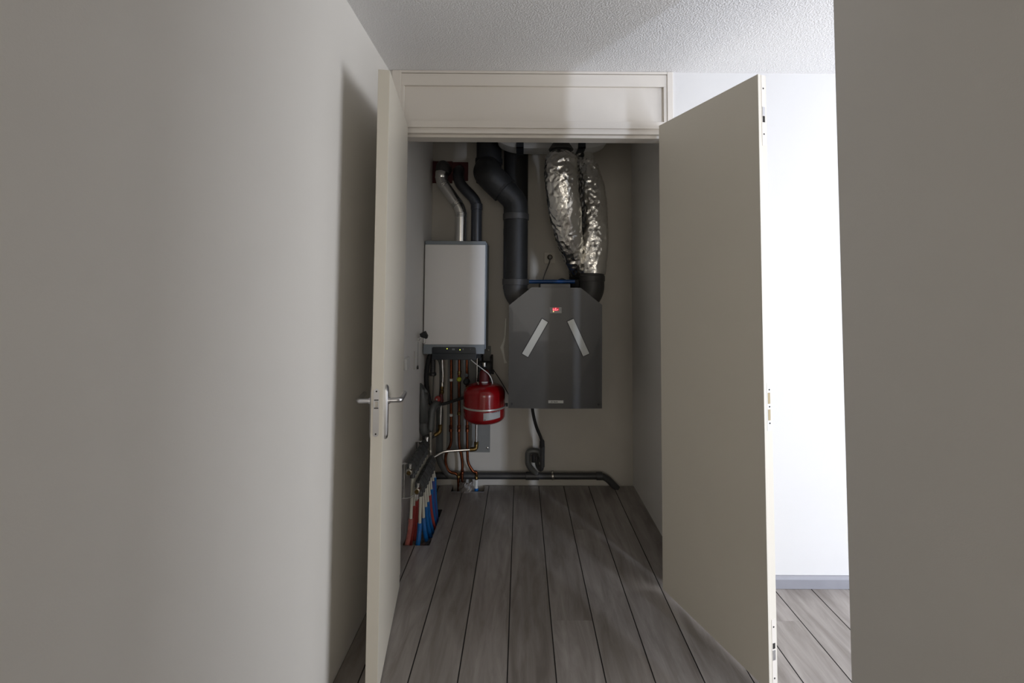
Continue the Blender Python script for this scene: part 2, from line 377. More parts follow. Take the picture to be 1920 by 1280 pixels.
# ------------------------------------------------------------------ door leaves
class Leaf:
    """leaf running from hinge point to free point; s along width, t through thickness (0 = face seen), z up"""
    def __init__(s, hinge, free, side):
        s.h = Vector((*hinge, 0)); s.f = Vector((*free, 0)); s.d = (s.f - s.h).normalized(); s.W = (s.f - s.h).length
        s.n = Vector((s.d.y, -s.d.x, 0)) * side
    def P(s, u, t, z): return s.h + s.d*u + s.n*t + Vector((0, 0, z))
    def box(s, mb, u0, u1, t0, t1, z0, z1, m=None):
        vs = [s.P(u, t, z) for z in (z0, z1) for u, t in ((u0, t0), (u1, t0), (u1, t1), (u0, t1))]
        return mb.add(vs, [(0,3,2,1),(4,5,6,7),(0,1,5,4),(1,2,6,5),(2,3,7,6),(3,0,4,7)], m)
T = .044
# right leaf
rl = Leaf((.708, 2.385), (.9216, 1.794), -1)
if rl.n.x < 0: rl.n = -rl.n
d2 = thing('door_2', rl.P(0, 0, 0), 'cream flush door leaf swung open on the right, its pale edge towards the bright room', 'door', kind='structure')
m = MB(); rl.box(m, 0, rl.W, 0, .014, .024, 2.341); m.build('door_panel', 'door', d2, smooth=False, bevel=.0012)
m = MB(); rl.box(m, .004, rl.W-.003, .0142, T, .024, 2.341); m.build('door_core', 'door', d2, smooth=False, bevel=.0012)
def stadium(leaf, mb, u, t0, t1, z0, z1, th, m=None, n=8):
    """rounded-end plate lying on the free edge (normal along d)"""
    r = (t1-t0)/2; c = (t0+t1)/2; pr = []
    for k in range(n+1): a = math.pi*k/n; pr.append((c + r*math.cos(a), z1 - r + r*math.sin(a)))
    for k in range(n+1): a = math.pi + math.pi*k/n; pr.append((c + r*math.cos(a), z0 + r + r*math.sin(a)))
    N = len(pr); vs = [leaf.P(u, t, z) for t, z in pr] + [leaf.P(u+th, t, z) for t, z in pr]
    return mb.add(vs, [tuple(range(N)), tuple(range(2*N-1, N-1, -1))] + [(i, i+N, (i+1) % N+N, (i+1) % N) for i in range(N)], m)
ue = rl.W - .003
def flush_bolt(zt, zb, scr, dark, grey):
    m = MB(); rl.box(m, ue, ue+.0012, .019, .038, zb, zt, 0)
    o = m.build('flush_bolt_plate', 'frame', d2, smooth=False)
    m = MB(); rl.box(m, ue+.0012, ue+.0016, .022, .034, *dark); m.build('slot', 'darkhole', o, smooth=False)
    m = MB(); rl.box(m, ue+.0012, ue+.0026, .022, .034, *grey); m.build('slider', 'steel', o, smooth=False)
    for z in scr:
        m = MB(); m.cyl(rl.P(ue+.001, .028, z), rl.P(ue+.0019, .028, z), .0033, sides=10); m.build('screw', 'darkhole', o)
flush_bolt(2.341, 2.06, (2.288, 2.106), (2.153, 2.178), (2.179, 2.214))
flush_bolt(.275, .04, (.248, .065), (.170, .190), (.130, .165))
m = MB(); rl.box(m, ue, ue+.0012, .017, .039, .965, 1.145); sp = m.build('strike_plate', 'white', d2, smooth=False)
for z0, z1 in ((1.066, 1.108), (1.004, 1.045)):
    m = MB(); rl.box(m, ue+.0012, ue+.0018, .021, .033, z0, z1); m.build('cutout', 'beige', sp, smooth=False)
for z in (1.119, 1.055, .993):
    m = MB(); m.cyl(rl.P(ue+.001, .029, z), rl.P(ue+.002, .029, z), .0032, sides=10); m.build('screw', 'darkhole', sp)
for z in (.25, 1.2, 2.1):
    m = MB(); m.cyl(rl.P(-.004, T+.004, z-.045), rl.P(-.004, T+.004, z+.045), .007, sides=12); m.build('hinge', 'steel', d2)
# left leaf
ll = Leaf((-.597, 2.424), (-.513, 1.784), 1)
if ll.n.x > 0: ll.n = -ll.n
d1 = thing('door_1', ll.P(0, 0, 0), 'cream flush door leaf swung open on the left, with lever handle and lock plate', 'door', kind='structure')
m = MB(); ll.box(m, 0, ll.W, 0, T, .008, 2.341); m.build('door_panel', 'door', d1, smooth=False, bevel=.0012)
m = MB(); stadium(ll, m, ll.W, .014, .036, .943, 1.120, .0012); lp = m.build('lock_plate', 'steel', d1, smooth=False)
m = MB(); ll.box(m, ll.W+.0012, ll.W+.0075, .0185, .031, 1.052, 1.074); m.build('latch', 'chrome', lp, smooth=False, bevel=.002)
for z in (1.078, 1.048):
    m = MB(); ll.box(m, ll.W+.0012, ll.W+.0016, .017, .033, z-.0018, z+.0018); m.build('slot', 'darkhole', lp, smooth=False)
for z in (1.110, .953):
    m = MB(); m.cyl(ll.P(ll.W+.001, .025, z), ll.P(ll.W+.0019, .025, z), .0032, sides=10); m.build('screw', 'darkhole', lp)
for side, name in ((-1, 'handle'), (1, 'handle')):
    base = 0 if side < 0 else T
    def Q(u, t, z): return ll.P(u, base + side*t, z)
    # long backplate with rounded ends
    pr = []; hw = .019; za, zb = .918, 1.124; uc = ll.W - .052
    for k in range(9): a = math.pi*k/8; pr.append((uc + hw*math.cos(a), zb - hw + hw*math.sin(a)))
    for k in range(9): a = math.pi + math.pi*k/8; pr.append((uc + hw*math.cos(a), za + hw + hw*math.sin(a)))
    N = len(pr); ins = [(uc + (p-uc)*.72, z + (.006 if z < 1 else -.006)) for p, z in pr]
    vs = [Q(u, 0, z) for u, z in pr] + [Q(u, .006, z) for u, z in pr] + [Q(u, .011, z) for u, z in ins]
    fs = [tuple(range(N)), tuple(range(3*N-1, 2*N-1, -1))] + [(i+o_, i+N+o_, (i+1) % N+N+o_, (i+1) % N+o_) for i in range(N) for o_ in (0, N)]
    bp = MB().add(vs, fs).build('backplate', 'steel', d1)
    zc = 1.064
    path = fillet([Q(uc, .008, zc), Q(uc, .058, zc), Q(uc-.125, .058, zc)], .018, 6)
    lev = MB().tube(path, [.010]*(len(path)-1) + [.0095], 16).build('lever', 'steel', bp)
    MB().cyl(Q(uc, .004, zc), Q(uc, .017, zc), .0135, sides=20).build('collar', 'steel', bp)
for z in (.25, 1.2, 2.1):
    m = MB(); m.cyl(ll.P(-.004, T+.004, z-.045), ll.P(-.004, T+.004, z+.045), .007, sides=12); m.build('hinge', 'steel', d1)

# ------------------------------------------------------------------ boiler
BX0, BX1, BY, BZ0, BZ1 = -.693, -.258, 3.38, 1.027, 1.836
bo = thing('boiler', ((BX0+BX1)/2, 3.52, BZ0), 'white wall-hung boiler with grey top and bottom strips and dark control panel', 'boiler')
MB().box((BX0+.006, BY+.03, BZ0+.03), (BX1+.008, YB-.001, BZ1-.006)).build('casing', 'boilergrey', bo, smooth=False, bevel=.004)  # shadow on the boiler's side is put into the grey colour
MB().box((BX0, BY, 1.092), (BX1, BY+.032, 1.810)).build('front_cover', 'boilerwhite', bo, smooth=False, bevel=.004)
MB().box((BX0, BY-.001, 1.810), (BX1+.002, BY+.034, BZ1)).build('top_strip', 'boilergrey', bo, smooth=False, bevel=.003)
# bottom strip with a cut-out for the console
cx0, cx1 = -.632, -.318
MB().prism([(BX0, 1.026), (cx0, 1.026), (cx0, 1.068), (cx0+.008, 1.076), (cx1-.010, 1.076), (cx1-.002, 1.070), (cx1+.002, 1.028), (BX1, 1.028), (BX1, 1.0915), (BX0, 1.0915)], 'y', BY-.002, BY+.032).build('bottom_strip', 'boilergrey', bo, smooth=False)
con = MB().prism([(cx0+.001, 1.032), (cx0+.001, 1.067), (cx0+.009, 1.0748), (cx1-.010, 1.0748), (cx1-.003, 1.069), (cx1+.001, 1.032)], 'y', BY-.004, BY+.03).build('control_panel', 'console', bo, smooth=False)
MB().box((cx0, BY+.004, .984), (cx1+.004, BY+.12, 1.0315)).build('connection_cover', 'console', bo, smooth=False, bevel=.003)
for x, z in ((-.523, 1.064), (-.431, 1.057)):
    MB().cyl((x, BY-.004, z), (x, BY-.006, z), .0034, sides=10).build('indicator_light', 'ledgreen', con)
MB().box((-.488, BY-.0052, 1.054), (-.468, BY-.004, 1.066)).build('display', 'printgrey', con, smooth=False)
MB().box((-.412, BY-.0052, 1.055), (-.405, BY-.004, 1.067)).build('button', 'printgrey', con, smooth=False)
MB().cyl((-.355, BY-.004, 1.056), (-.355, BY-.010, 1.056), .014, sides=24).build('dial', 'console', con)
MB().box((-.356, BY-.0106, 1.056), (-.354, BY-.0098, 1.068)).build('dial_pointer', 'printgrey', con, smooth=False)
MB().box((BX0+.08, BY+.05, .99), (BX1-.03, YB-.03, 1.058)).build('pipe_housing', 'black', bo, smooth=False)

# flues
fl = thing('flue_pipe', (-.453, 3.50, BZ1), 'shiny aluminium flue pipe from the boiler top to the left red wall plate', 'pipe')
path = fillet([(-.453, 3.50, BZ1-.003), (-.453, 3.50, 2.085), (-.607, 3.50, 2.30), (-.600, 3.51, 2.385), (-.600, YB-.012, 2.42)], .05, 8)
bottom = [p for p in path if p.z < 2.355]
rads = []
for p in path: rads.append(.0435)
MB().tube(path, rads, 28).build('pipe_run', 'flue', fl)
def bellows(c, dirv, r, n, step, mb):
    c = Vector(c); d = Vector(dirv).normalized()
    for i in range(n):
        mb.lathe(c + d*step*i, [(r, 0), (r+.003, step*.3), (r+.003, step*.5), (r, step*.8)], 28, d)
bw = MB(); bellows((-.453, 3.50, 2.028), (0, 0, 1), .0436, 3, .012, bw)
bellows((-.4755, 3.50, 2.116), (-.154, 0, .215), .0436, 3, .012, bw)
bellows((-.577, 3.50, 2.262), (-.154, 0, .215), .0436, 2, .012, bw)
bw.build('crimped_ring', 'flue', fl)['kind'] = 'stuff'
MB().lathe((-.604, 3.506, 2.318), [(.045, 0), (.047, .004), (.047, .05), (.045, .055)], 28, Vector((.05, .02, 1)).normalized()).build('sleeve', 'flue', fl)
q = fillet([(-.598, 3.512, 2.365), (-.597, 3.515, 2.415), (-.597, YB-.013, 2.42)], .045, 8)
MB().tube(q, .050, 28).build('end_elbow', 'ductgrey', fl)
MB().box((-.699, YB-.014, 2.318), (-.543, YB-.0005, 2.492)).build('wall_plate', 'darkred', fl, smooth=False, bevel=.003)
ai = thing('air_intake_pipe', (-.336, 3.55, BZ1), 'dark grey air intake pipe beside the shiny flue, ending in the right red wall plate', 'pipe')
path = fillet([(-.340, 3.55, BZ1-.004), (-.340, 3.55, 2.155), (-.478, 3.55, 2.300), (-.487, 3.57, 2.39), (-.487, YB-.012, 2.42)], .055, 8)
MB().tube(path, .041, 26).build('pipe_run', 'intake', ai)
MB().lathe((-.340, 3.55, 2.09), [(.041, 0), (.0445, .002), (.0445, .045), (.041, .048)], 26).build('socket_ring', 'intake', ai)
MB().box((-.541, YB-.014, 2.338), (-.420, YB-.0005, 2.486)).build('wall_plate', 'darkred', ai, smooth=False, bevel=.003)

# ------------------------------------------------------------------ ventilation unit
UX0, UX1, UY, UZ0 = -.078, .545, 3.15, .703
vu = thing('ventilation_unit', (.234, 3.4, UZ0), 'graphite grey ventilation unit with cut top corners, two slanting silver strips and red display', 'ventilation unit')
out = [(UX0, UZ0), (UX1, UZ0), (UX1, 1.390), (.402, 1.503), (.073, 1.505), (UX0, 1.383)]
inn = [(.234 + (x-.234)*.985, 1.1 + (z-1.1)*.985) for x, z in out]
MB().prism(inn, 'y', UY+.035, YB-.004).build('casing', 'unit', vu, smooth=False)
# folded front panel
fp = MB(); dy = .012
V = dict(bl=(UX0, UY+dy, UZ0), cl=(.149, UY, UZ0), cr=(.323, UY, UZ0), br=(UX1, UY+dy, UZ0), kl=(.150, UY, 1.07), kr=(.327, UY, 1.07),
         ml=(UX0, UY+.002, 1.215), mr=(UX1, UY+.002, 1.215), sl=(UX0, UY, 1.383), sr=(UX1, UY, 1.390), tl=(.073, UY, 1.505), tr=(.402, UY, 1.503))
K = list(V); back = {k: (V[k][0], UY+.034, V[k][2]) for k in K}
vs = [V[k] for k in K] + [back[k] for k in K]; I = {k: i for i, k in enumerate(K)}; n_ = len(K)
fs = [('bl', 'cl', 'kl', 'ml'), ('cl', 'cr', 'kr', 'kl'), ('cr', 'br', 'mr', 'kr'), ('ml', 'kl', 'kr', 'mr', 'sr', 'tr', 'tl', 'sl')]
ring = ['bl', 'cl', 'cr', 'br', 'mr', 'sr', 'tr', 'tl', 'sl', 'ml']
F = [tuple(I[k] for k in f) for f in fs] + [tuple(I[k]+n_ for k in ring[::-1])]
F += [(I[ring[i]], I[ring[i]]+n_, I[ring[(i+1) % 10]]+n_, I[ring[(i+1) % 10]]) for i in range(10)]
fp.add(vs, F).build('front_panel', 'unit', vu, smooth=False)
MB().box((.132, UY+.05, 1.500), (.338, UY+.30, 1.530)).build('lid', 'unit', vu, smooth=False, bevel=.003)
def slanted(p0, p1, w_, sgn):
    a, b2 = Vector((p0[0], 0, p0[1])), Vector((p1[0], 0, p1[1])); d_ = (b2-a).normalized(); n2 = Vector((d_.z, 0, -d_.x))*w_/2
    def quad(g, y0, y1, mt, nm, par):
        c = [a - d_*g + n2*(1+g/(w_/2)), b2 + d_*g + n2*(1+g/(w_/2)), b2 + d_*g - n2*(1+g/(w_/2)), a - d_*g - n2*(1+g/(w_/2))]
        return MB().prism([(v.x, v.z) for v in c], 'y', y0, y1).build(nm, mt, par, smooth=False)
    o = quad(.005, UY-.0008, UY+.004, 'ink', 'strip_surround', vu)
    quad(0, UY-.003, UY-.0007, 'silver', 'strip', o)
slanted((.163, 1.284), (.031, 1.053), .045, 1); slanted((.333, 1.287), (.438, 1.058), .045, -1)
dp = MB().box((.195, UY-.004, 1.333), (.274, UY+.001, 1.372)).build('display_panel', 'ctrlgrey', vu, smooth=False, bevel=.0015)
MB().box((.214, UY-.0046, 1.3485), (.256, UY-.0038, 1.3700)).build('display_window', 'ledpanel', dp, smooth=False)
# seven-segment style characters: t E r
def seg(mb, cx_, cz_, which, w_=.0085, h_=.0145, t_=.0021):
    S = {'a': (0, h_/2, 1), 'g': (0, 0, 1), 'd': (0, -h_/2, 1), 'f': (-w_/2, h_/4, 0), 'b': (w_/2, h_/4, 0), 'e': (-w_/2, -h_/4, 0), 'c': (w_/2, -h_/4, 0)}
    for k in which:
        x, z, hor = S[k]; hx, hz = (w_/2, t_/2) if hor else (t_/2, h_/4)
        mb.box((cx_+x-hx, UY-.0052, cz_+z-hz), (cx_+x+hx, UY-.0045, cz_+z+hz))
for cx_, wh in ((.2215, 'fegd'), (.2350, 'afged'), (.2485, 'eg')):
    sg = MB(); seg(sg, cx_, 1.3590, wh); sg.build('display_character', 'ledred', dp, smooth=False)
MB().cyl((.2195, UY-.004, 1.3445), (.2195, UY-.0055, 1.3445), .0026, sides=10).build('indicator_light', 'ledamber', dp)
for x, z in ((.203, 1.367), (.204, 1.354), (.204, 1.340), (.266, 1.362), (.266, 1.353)):
    MB().box((x-.0035, UY-.0045, z-.0015), (x+.0035, UY-.0038, z+.0015)).build('key', 'keys', dp, smooth=False)
nl = MB().box((.187, UY-.0015, .7395), (.287, UY+.001, .7575)).build('name_label', 'labelwhite', vu, smooth=False)
text('J.E. Stork', .0125, (.226, UY-.0018, .7478), nl, 'ink', sx=1.0)
for x in (-.055, .521):
    MB().cyl((x, UY+.012, .730), (x, UY+.006, .730), .007, sides=14).build('screw', 'ink', vu)
for x, z0 in ((.012, .684), (-.002, .690), (-.018, .688)):
    pts = spline([(x, 3.4, .705), (x+.002, 3.39, .69), (x-.01, 3.38, z0-.006), (x-.02, 3.38, z0+.012)], 5)
    MB().tube(pts, .0022, 6).build('loose_wire', 'cable', vu)

# ------------------------------------------------------------------ ducts on the left of the unit
da = thing('exhaust_duct', (-.038, 3.35, 1.40), 'dark duct rising from the left corner of the ventilation unit, bending left above', 'duct')
path = fillet([(-.038, 3.35, 1.535), (-.038, 3.35, 1.47), (.035, 3.35, 1.375)], .07, 8)
MB().tube(path, [.086]*len(path), 32).build('elbow', 'ductgrey', da)
MB().cyl((-.038, 3.35, 1.535), (-.038, 3.35, 2.01), .086, sides=36).build('duct_section', 'duct', da)
for z in (1.520, 1.985):
    MB().lathe((-.038, 3.35, z), [(.087, 0), (.093, .002), (.093, .043), (.087, .045)], 36).build('collar', 'ductgrey', da)
path = fillet([(-.038, 3.35, 2.01), (-.038, 3.35, 2.12), (-.160, 3.33, 2.235)], .09, 8)
MB().tube(path, .087, 32).build('elbow', 'duct', da)
path = fillet([(-.135, 3.335, 2.21), (-.248, 3.31, 2.315), (-.255, 3.52, 2.40)], .10, 12)
MB().tube(path, .100, 32).build('elbow', 'duct', da)
MB().lathe((-.118, 3.335, 2.195), [(.088, 0), (.101, .001), (.101, .022), (.096, .024)], 32, Vector((-.72, 0, .69)).normalized()).build('collar', 'duct', da)
MB().cyl((-.249, 3.545, 2.30), (-.249, 3.545, CZ-.001), .096, sides=32).build('duct_section', 'black', da)
MB().lathe((-.249, 3.545, 2.44), [(.097, 0), (.104, .002), (.104, .04), (.097, .042)], 32).build('collar', 'black', da)
db = thing('supply_duct', (-.05, 3.57, 1.5), 'black vertical duct against the back wall behind the bent exhaust duct', 'duct')
MB().cyl((-.042, 3.560, 1.49), (-.042, 3.560, CZ-.001), .092, sides=32).build('duct_section', 'black', db)
MB().lathe((-.042, 3.560, 1.90), [(.0925, 0), (.0935, .002), (.0935, .05), (.0925, .052)], 32).build('collar', 'black', db)

# ------------------------------------------------------------------ foil-wrapped ducts
def foil(name, pts, radii, label, seed, squeeze=1.0):
    cen = spline(pts, 26); rr = []
    nseg = len(pts)-1
    for i in range(len(cen)):
        t = i/26; k = min(int(t), nseg-1); u = t-k; u = u*u*(3-2*u); rr.append(radii[k]*(1-u) + radii[k+1]*u)
    sides = 84; vs = []; ref = Vector((0, -1, 0)); L_ = 0
    for i, c in enumerate(cen):
        T_ = (cen[min(i+1, len(cen)-1)] - cen[max(i-1, 0)]).normalized(); u = (ref - T_*ref.dot(T_)).normalized(); w2 = T_.cross(u)
        if i: L_ += (c - cen[i-1]).length
        for k in range(sides):
            a = 2*math.pi*k/sides
            d3 = Vector((math.cos(a)*rr[i]*9, math.sin(a)*rr[i]*9, L_*8 + seed))
            vd = noise.voronoi(d3*1.5, distance_metric='DISTANCE', exponent=2.5)[0]
            q = (vd[1]-vd[0])
            ridge = 1 - abs(noise.noise(d3*3.4 + Vector((4, 2, 9))))*2
            ring_ = 0.0
            wob = noise.noise(Vector((math.cos(a)*1.3, math.sin(a)*1.3, L_*5 + seed)))
            dr = -.006*min(q, .8)*1.2 + .0060*ridge + .009*wob
            vs.append(c + (u*math.cos(a) + w2*math.sin(a))*(rr[i] + dr))
    n = len(cen); mb = MB()
    mb.add(vs, [(i*sides+k, i*sides+(k+1) % sides, (i+1)*sides+(k+1) % sides, (i+1)*sides+k) for i in range(n-1) for k in range(sides)] + [tuple(range(sides-1, -1, -1)), tuple((n-1)*sides+k for k in range(sides))])
    root = thing(name, pts[-1], label, 'duct', 'foil-wrapped ducts')
    mb.build('foil_wrap', 'foil', root, ang=22)
    return root
f1 = foil('foil_duct', [(.267, 3.14, 2.414), (.267, 3.14, 2.366), (.269, 3.15, 2.259), (.292, 3.17, 2.062), (.329, 3.24, 1.87), (.373, 3.34, 1.71), (.414, 3.46, 1.572)], [.078, .105, .112, .108, .092, .072, .047],
          'left crumpled foil-wrapped duct, wide at the top and tapering behind the other', 3.1)
MB().cyl((.267, 3.14, 2.400), (.267, 3.14, 2.436), .078, sides=32).build('collar', 'duct', f1)
MB().lathe((.267, 3.14, 2.434), [(.082, 0), (.084, .004), (.018, .105), (.016, CZ-2.435)], 36).build('reducer', 'ductgrey', f1)
MB().cyl((.410, 3.45, 1.60), (.416, 3.46, 1.49), .055, sides=24).build('collar', 'black', f1)
f2 = foil('foil_duct', [(.436, 3.43, 2.58), (.450, 3.43, 2.50), (.480, 3.42, 2.405), (.508, 3.40, 2.203), (.525, 3.38, 2.004), (.522, 3.365, 1.808), (.512, 3.35, 1.600)], [.035, .058, .080, .098, .102, .100, .086],
          'right crumpled foil-wrapped duct bulging outward above the grey elbow', 9.7)
MB().lathe((.508, 3.35, 1.548), [(.084, 0), (.091, .003), (.091, .040), (.086, .044), (.086, .060)], 36).build('collar', 'ductgrey', f2)
path = fillet([(.508, 3.35, 1.565), (.508, 3.35, 1.480), (.435, 3.35, 1.385)], .07, 8)
MB().tube(path, .087, 32).build('elbow', 'ductgrey', f2)

# silencer shell under the ceiling with two straps
sl = thing('duct_silencer', (.22, 3.45, 2.49), 'light grey rounded duct silencer strapped under the closet ceiling', 'silencer')
def rrect(x0, x1, z0, z1, r, n=10, flat=1.0):
    p = []
    for cx_, cz_, a0 in ((x1-r*flat, z1-r, 0), (x0+r*flat, z1-r, 90), (x0+r*flat, z0+r, 180), (x1-r*flat, z0+r, 270)):
        for k in range(n+1):
            a = math.radians(a0 + 90*k/n); p.append((cx_ + r*flat*math.cos(a), cz_ + r*math.sin(a)))
    return p
m = MB()
pr = rrect(-.175, .618, 2.489, CZ-.002, .078, 10, 2.5); prs = [(.22+(x-.22)*.965, 2.57+(z-2.57)*.75) for x, z in pr]
N = len(pr); Y0, Y1 = 3.26, 3.43
vs = [(x, Y0, z) for x, z in prs] + [(x, Y0+.02, z) for x, z in pr] + [(x, Y1, z) for x, z in pr]
m.add(vs, [tuple(range(N)), tuple(range(3*N-1, 2*N-1, -1))] + [(i+o_, i+N+o_, (i+1) % N+N+o_, (i+1) % N+o_) for i in range(N) for o_ in (0, N)])
m.build('shell', 'silencer', sl)
for x in (-.012, .424):
    MB().box((x-.026, Y0-.006, 2.482), (x+.026, Y0-.001, CZ-.001)).box((x-.026, Y0-.006, 2.482), (x+.026, Y1, 2.4885)).build('strap', 'strap', sl, smooth=False)
MB().box((.09, Y0-.004, 2.548), (.19, Y0-.001, 2.60)).build('sticker', 'boilerwhite', sl, smooth=False)

# ------------------------------------------------------------------ socket, plug, blue pipe
so = thing('power_socket', (.222, YB, 1.735), 'small ivory wall socket with a brown plug above the ventilation unit', 'socket')
MB().box((.180, YB-.010, 1.690), (.268, YB-.0005, 1.781)).build('cover_plate', 'ivory', so, smooth=False, bevel=.003)
MB().lathe((.224, YB-.010, 1.736), [(.030, 0), (.030, .003), (.024, .0035)], 24, Vector((0, -1, 0))).build('socket_ring', 'ivory', so)
pc = thing('plug_and_cable', (.225, YB-.02, 1.738), 'brown round plug with grey cable drooping from the socket to the unit', 'cable')
MB().lathe((.225, YB-.0142, 1.740), [(.018, 0), (.021, .004), (.019, .030), (.012, .036)], 20, Vector((0, -1, 0))).build('plug', 'brown', pc)
MB().tube(spline([(.224, 3.62, 1.735), (.220, 3.615, 1.70), (.205, 3.60, 1.66), (.180, 3.57, 1.60), (.165, 3.55, 1.545), (.160, 3.53, 1.508)], 8), .0045, 10).build('cord', 'cable', pc)
bp_ = thing('blue_pipe', (.22, 3.38, 1.53), 'blue plastic pipe lying across the top of the ventilation unit', 'pipe')
MB().cyl((.058, 3.35, 1.5445), (.385, 3.35, 1.5475), .0135, sides=20).build('pipe_run', 'bluepipe', bp_)
MB().tube(spline([(.27, 3.36, 1.558), (.295, 3.36, 1.566), (.32, 3.36, 1.558)], 5), .006, 8).build('tie', 'black', bp_)

# ------------------------------------------------------------------ mounting panel behind the pipes
mp = thing('mounting_panel', (-.4, YB, .25), 'flat grey mounting board on the back wall behind the copper pipes', 'board')
MB().box((-.560, YB-.012, .245), (-.228, YB-.0005, 1.05)).build('board', 'panelgrey', mp, smooth=False, bevel=.001)
for x, z in ((-.247, 1.018), (-.248, .278)):
    MB().lathe((x, YB-.012, z), [(.008, 0), (.008, .002), (.004, .004)], 14, Vector((0, -1, 0))).build('screw', 'nickel', mp)

# ------------------------------------------------------------------ copper and chrome pipes
def copper(label, pts, fits, bend=.06):
    root = thing('copper_pipe', pts[0], label, 'pipe', 'copper pipes under the boiler')
    MB().tube(fillet(pts, bend, 9), .0105, 16).build('pipe_run', 'copper', root)
    for (x, y, z, r, h, mt) in fits:
        MB().lathe((x, y, z), [(r*.8, 0), (r, .003), (r, h*.4), (r*.82, h*.5), (r, h*.6), (r, h-.003), (r*.8, h)], 12).build('fitting', mt, root)
    return root
Yp = 3.575
copper('leftmost copper pipe under the boiler, its foot sweeping left then right', [(-.522, Yp, .99), (-.514, Yp, .325), (-.553, Yp, .265), (-.556, Yp, .19), (-.530, Yp, .125), (-.458, Yp, .115), (-.452, Yp, -.049)],
       [(-.520, Yp, .795, .0140, .020, 'white'), (-.518, Yp, .535, .0140, .020, 'white'), (-.517, Yp, .42, .0145, .05, 'copper'), (-.455, Yp, .085, .0145, .035, 'brass')], .045)
c2 = copper('middle copper pipe under the boiler, with a yellow cap halfway up', [(-.462, Yp, .99), (-.455, Yp, .32), (-.428, Yp, .215), (-.428, Yp, -.049)],
       [(-.460, Yp, .845, .015, .030, 'brass'), (-.458, Yp, .545, .015, .025, 'brass'), (-.457, Yp, .42, .0145, .05, 'copper'), (-.428, Yp, .115, .013, .03, 'copper')], .06)
MB().lathe((-.457, Yp-.012, .815), [(.017, 0), (.017, .022), (.009, .030)], 18, Vector((0, -1, 0))).build('pressure_cap', 'yellow', c2)
c3 = copper('rightmost copper pipe, passing behind the red vessel', [(-.404, Yp, .99), (-.393, Yp, .30), (-.388, Yp, .19), (-.345, Yp, .128), (-.322, Yp, .128), (-.322, Yp, -.02)],
       [(-.398, Yp, .60, .015, .04, 'brass'), (-.395, Yp, .42, .0145, .05, 'copper'), (-.322, Yp, .075, .0125, .04, 'brass')], .05)
MB().lathe((-.401, Yp-.02, .80), [(.022, 0), (.024, .004), (.024, .022), (.014, .032)], 18, Vector((0, -1, 0))).build('valve_knob', 'black', c3)
MB().cyl((-.401, Yp, .835), (-.401, Yp-.05, .850), .013, sides=14).build('valve_body', 'pvcdark', c3)
MB().cyl((-.322, Yp, .008), (-.322, Yp, .072), .0125, sides=16).build('white_sleeve', 'white', c3)
MB().cyl((-.322, Yp, -.045), (-.322, Yp, .010), .0150, sides=16).build('blue_sleeve', 'bluesleeve', c3)
fm = MB(); rnd = random.Random(4)
rows = 9; cols = 16; vv = []
for i in range(rows):
    for j in range(cols):
        a = j/(cols-1)*math.pi*1.1; r_ = .036 + .010*rnd.random() - .012*abs(i/(rows-1)-.5)
        vv.append((-.395 - r_*math.cos(a)*1.25, Yp - .02 - r_*math.sin(a), -.03 + i*.0125))
fm.add(vv, [(i*cols+j, i*cols+j+1, (i+1)*cols+j+1, (i+1)*cols+j) for i in range(rows-1) for j in range(cols-1)])
o = fm.build('insulation_film', 'tan', smooth=False); o.modifiers.new('thick', 'SOLIDIFY').thickness = .002
tag(o, 'crumpled translucent insulation film stuffed in the floor hole around the copper pipes', 'film')
MB_ = MB().box((-.505, 3.528, -.0495), (-.262, 3.5345, .0015)); tag(MB_.build('floor_edge_strip', 'base', smooth=False), 'thin edging strip in front of the floor hole at the back wall', 'strip')

ch = thing('chrome_pipe', (-.580, 3.49, .47), 'left chrome water pipe with a red-handled stop valve under the boiler', 'pipe', 'chrome pipes')
Yc = 3.49
MB().tube(spline([(-.575, Yc, .99), (-.574, Yc, .93), (-.569, Yc, .86), (-.572, Yc, .78)], 6), .0100, 16).build('pipe_run', 'chrome', ch)
MB().cyl((-.580, Yc, .650), (-.583, Yc, .49), .0100, sides=16).build('pipe_run', 'chrome', ch)
MB().lathe((-.573, Yc, .775), [(.014, 0), (.014, .014), (.012, .02), (.0115, .03)], 14).build('nut', 'nickel', ch)
MB().lathe((-.575, Yc, .720), [(.011, 0), (.015, .006), (.015, .022), (.010, .028), (.014, .036), (.014, .055)], 14).build('valve_body', 'brass', ch)
MB().lathe((-.578, Yc, .645), [(.011, 0), (.015, .006), (.016, .03), (.012, .05), (.013, .078)], 14).build('valve_body', 'darkred', ch)
kn = MB().lathe((-.598, Yc-.018, .690), [(.018, 0), (.022, .004), (.022, .018), (.015, .026)], 20, Vector((-.2, -1, 0)).normalized()).build('valve_handle', 'redsleeve', ch)
MB().lathe((-.6035, Yc-.045, .690), [(.007, 0), (.006, .003)], 12, Vector((-.2, -1, 0)).normalized()).build('cap', 'labelwhite', kn)
MB().lathe((-.583, Yc, .478), [(.015, 0), (.0165, .003), (.0165, .018), (.012, .022)], 6).build('nut', 'brass', ch)
MB().tube(fillet([(-.583, Yc, .490), (-.583, Yc, .445), (-.622, Yc-.02, .425)], .018), .0150, 14).build('elbow', 'brass', ch)
MB().cyl((-.612, Yc-.015, .430), (-.660, Yc-.035, .395), .0095, sides=12).build('pipe_run', 'pvcdark', ch)
c4 = thing('chrome_pipe', (-.322, 3.55, .33), 'right chrome water pipe dropping behind the red vessel to a horizontal run', 'pipe', 'chrome pipes')
MB().cyl((-.322, 3.56, 1.03), (-.324, 3.56, .335), 0.0102, sides=14).build('pipe_run', 'chrome', c4)
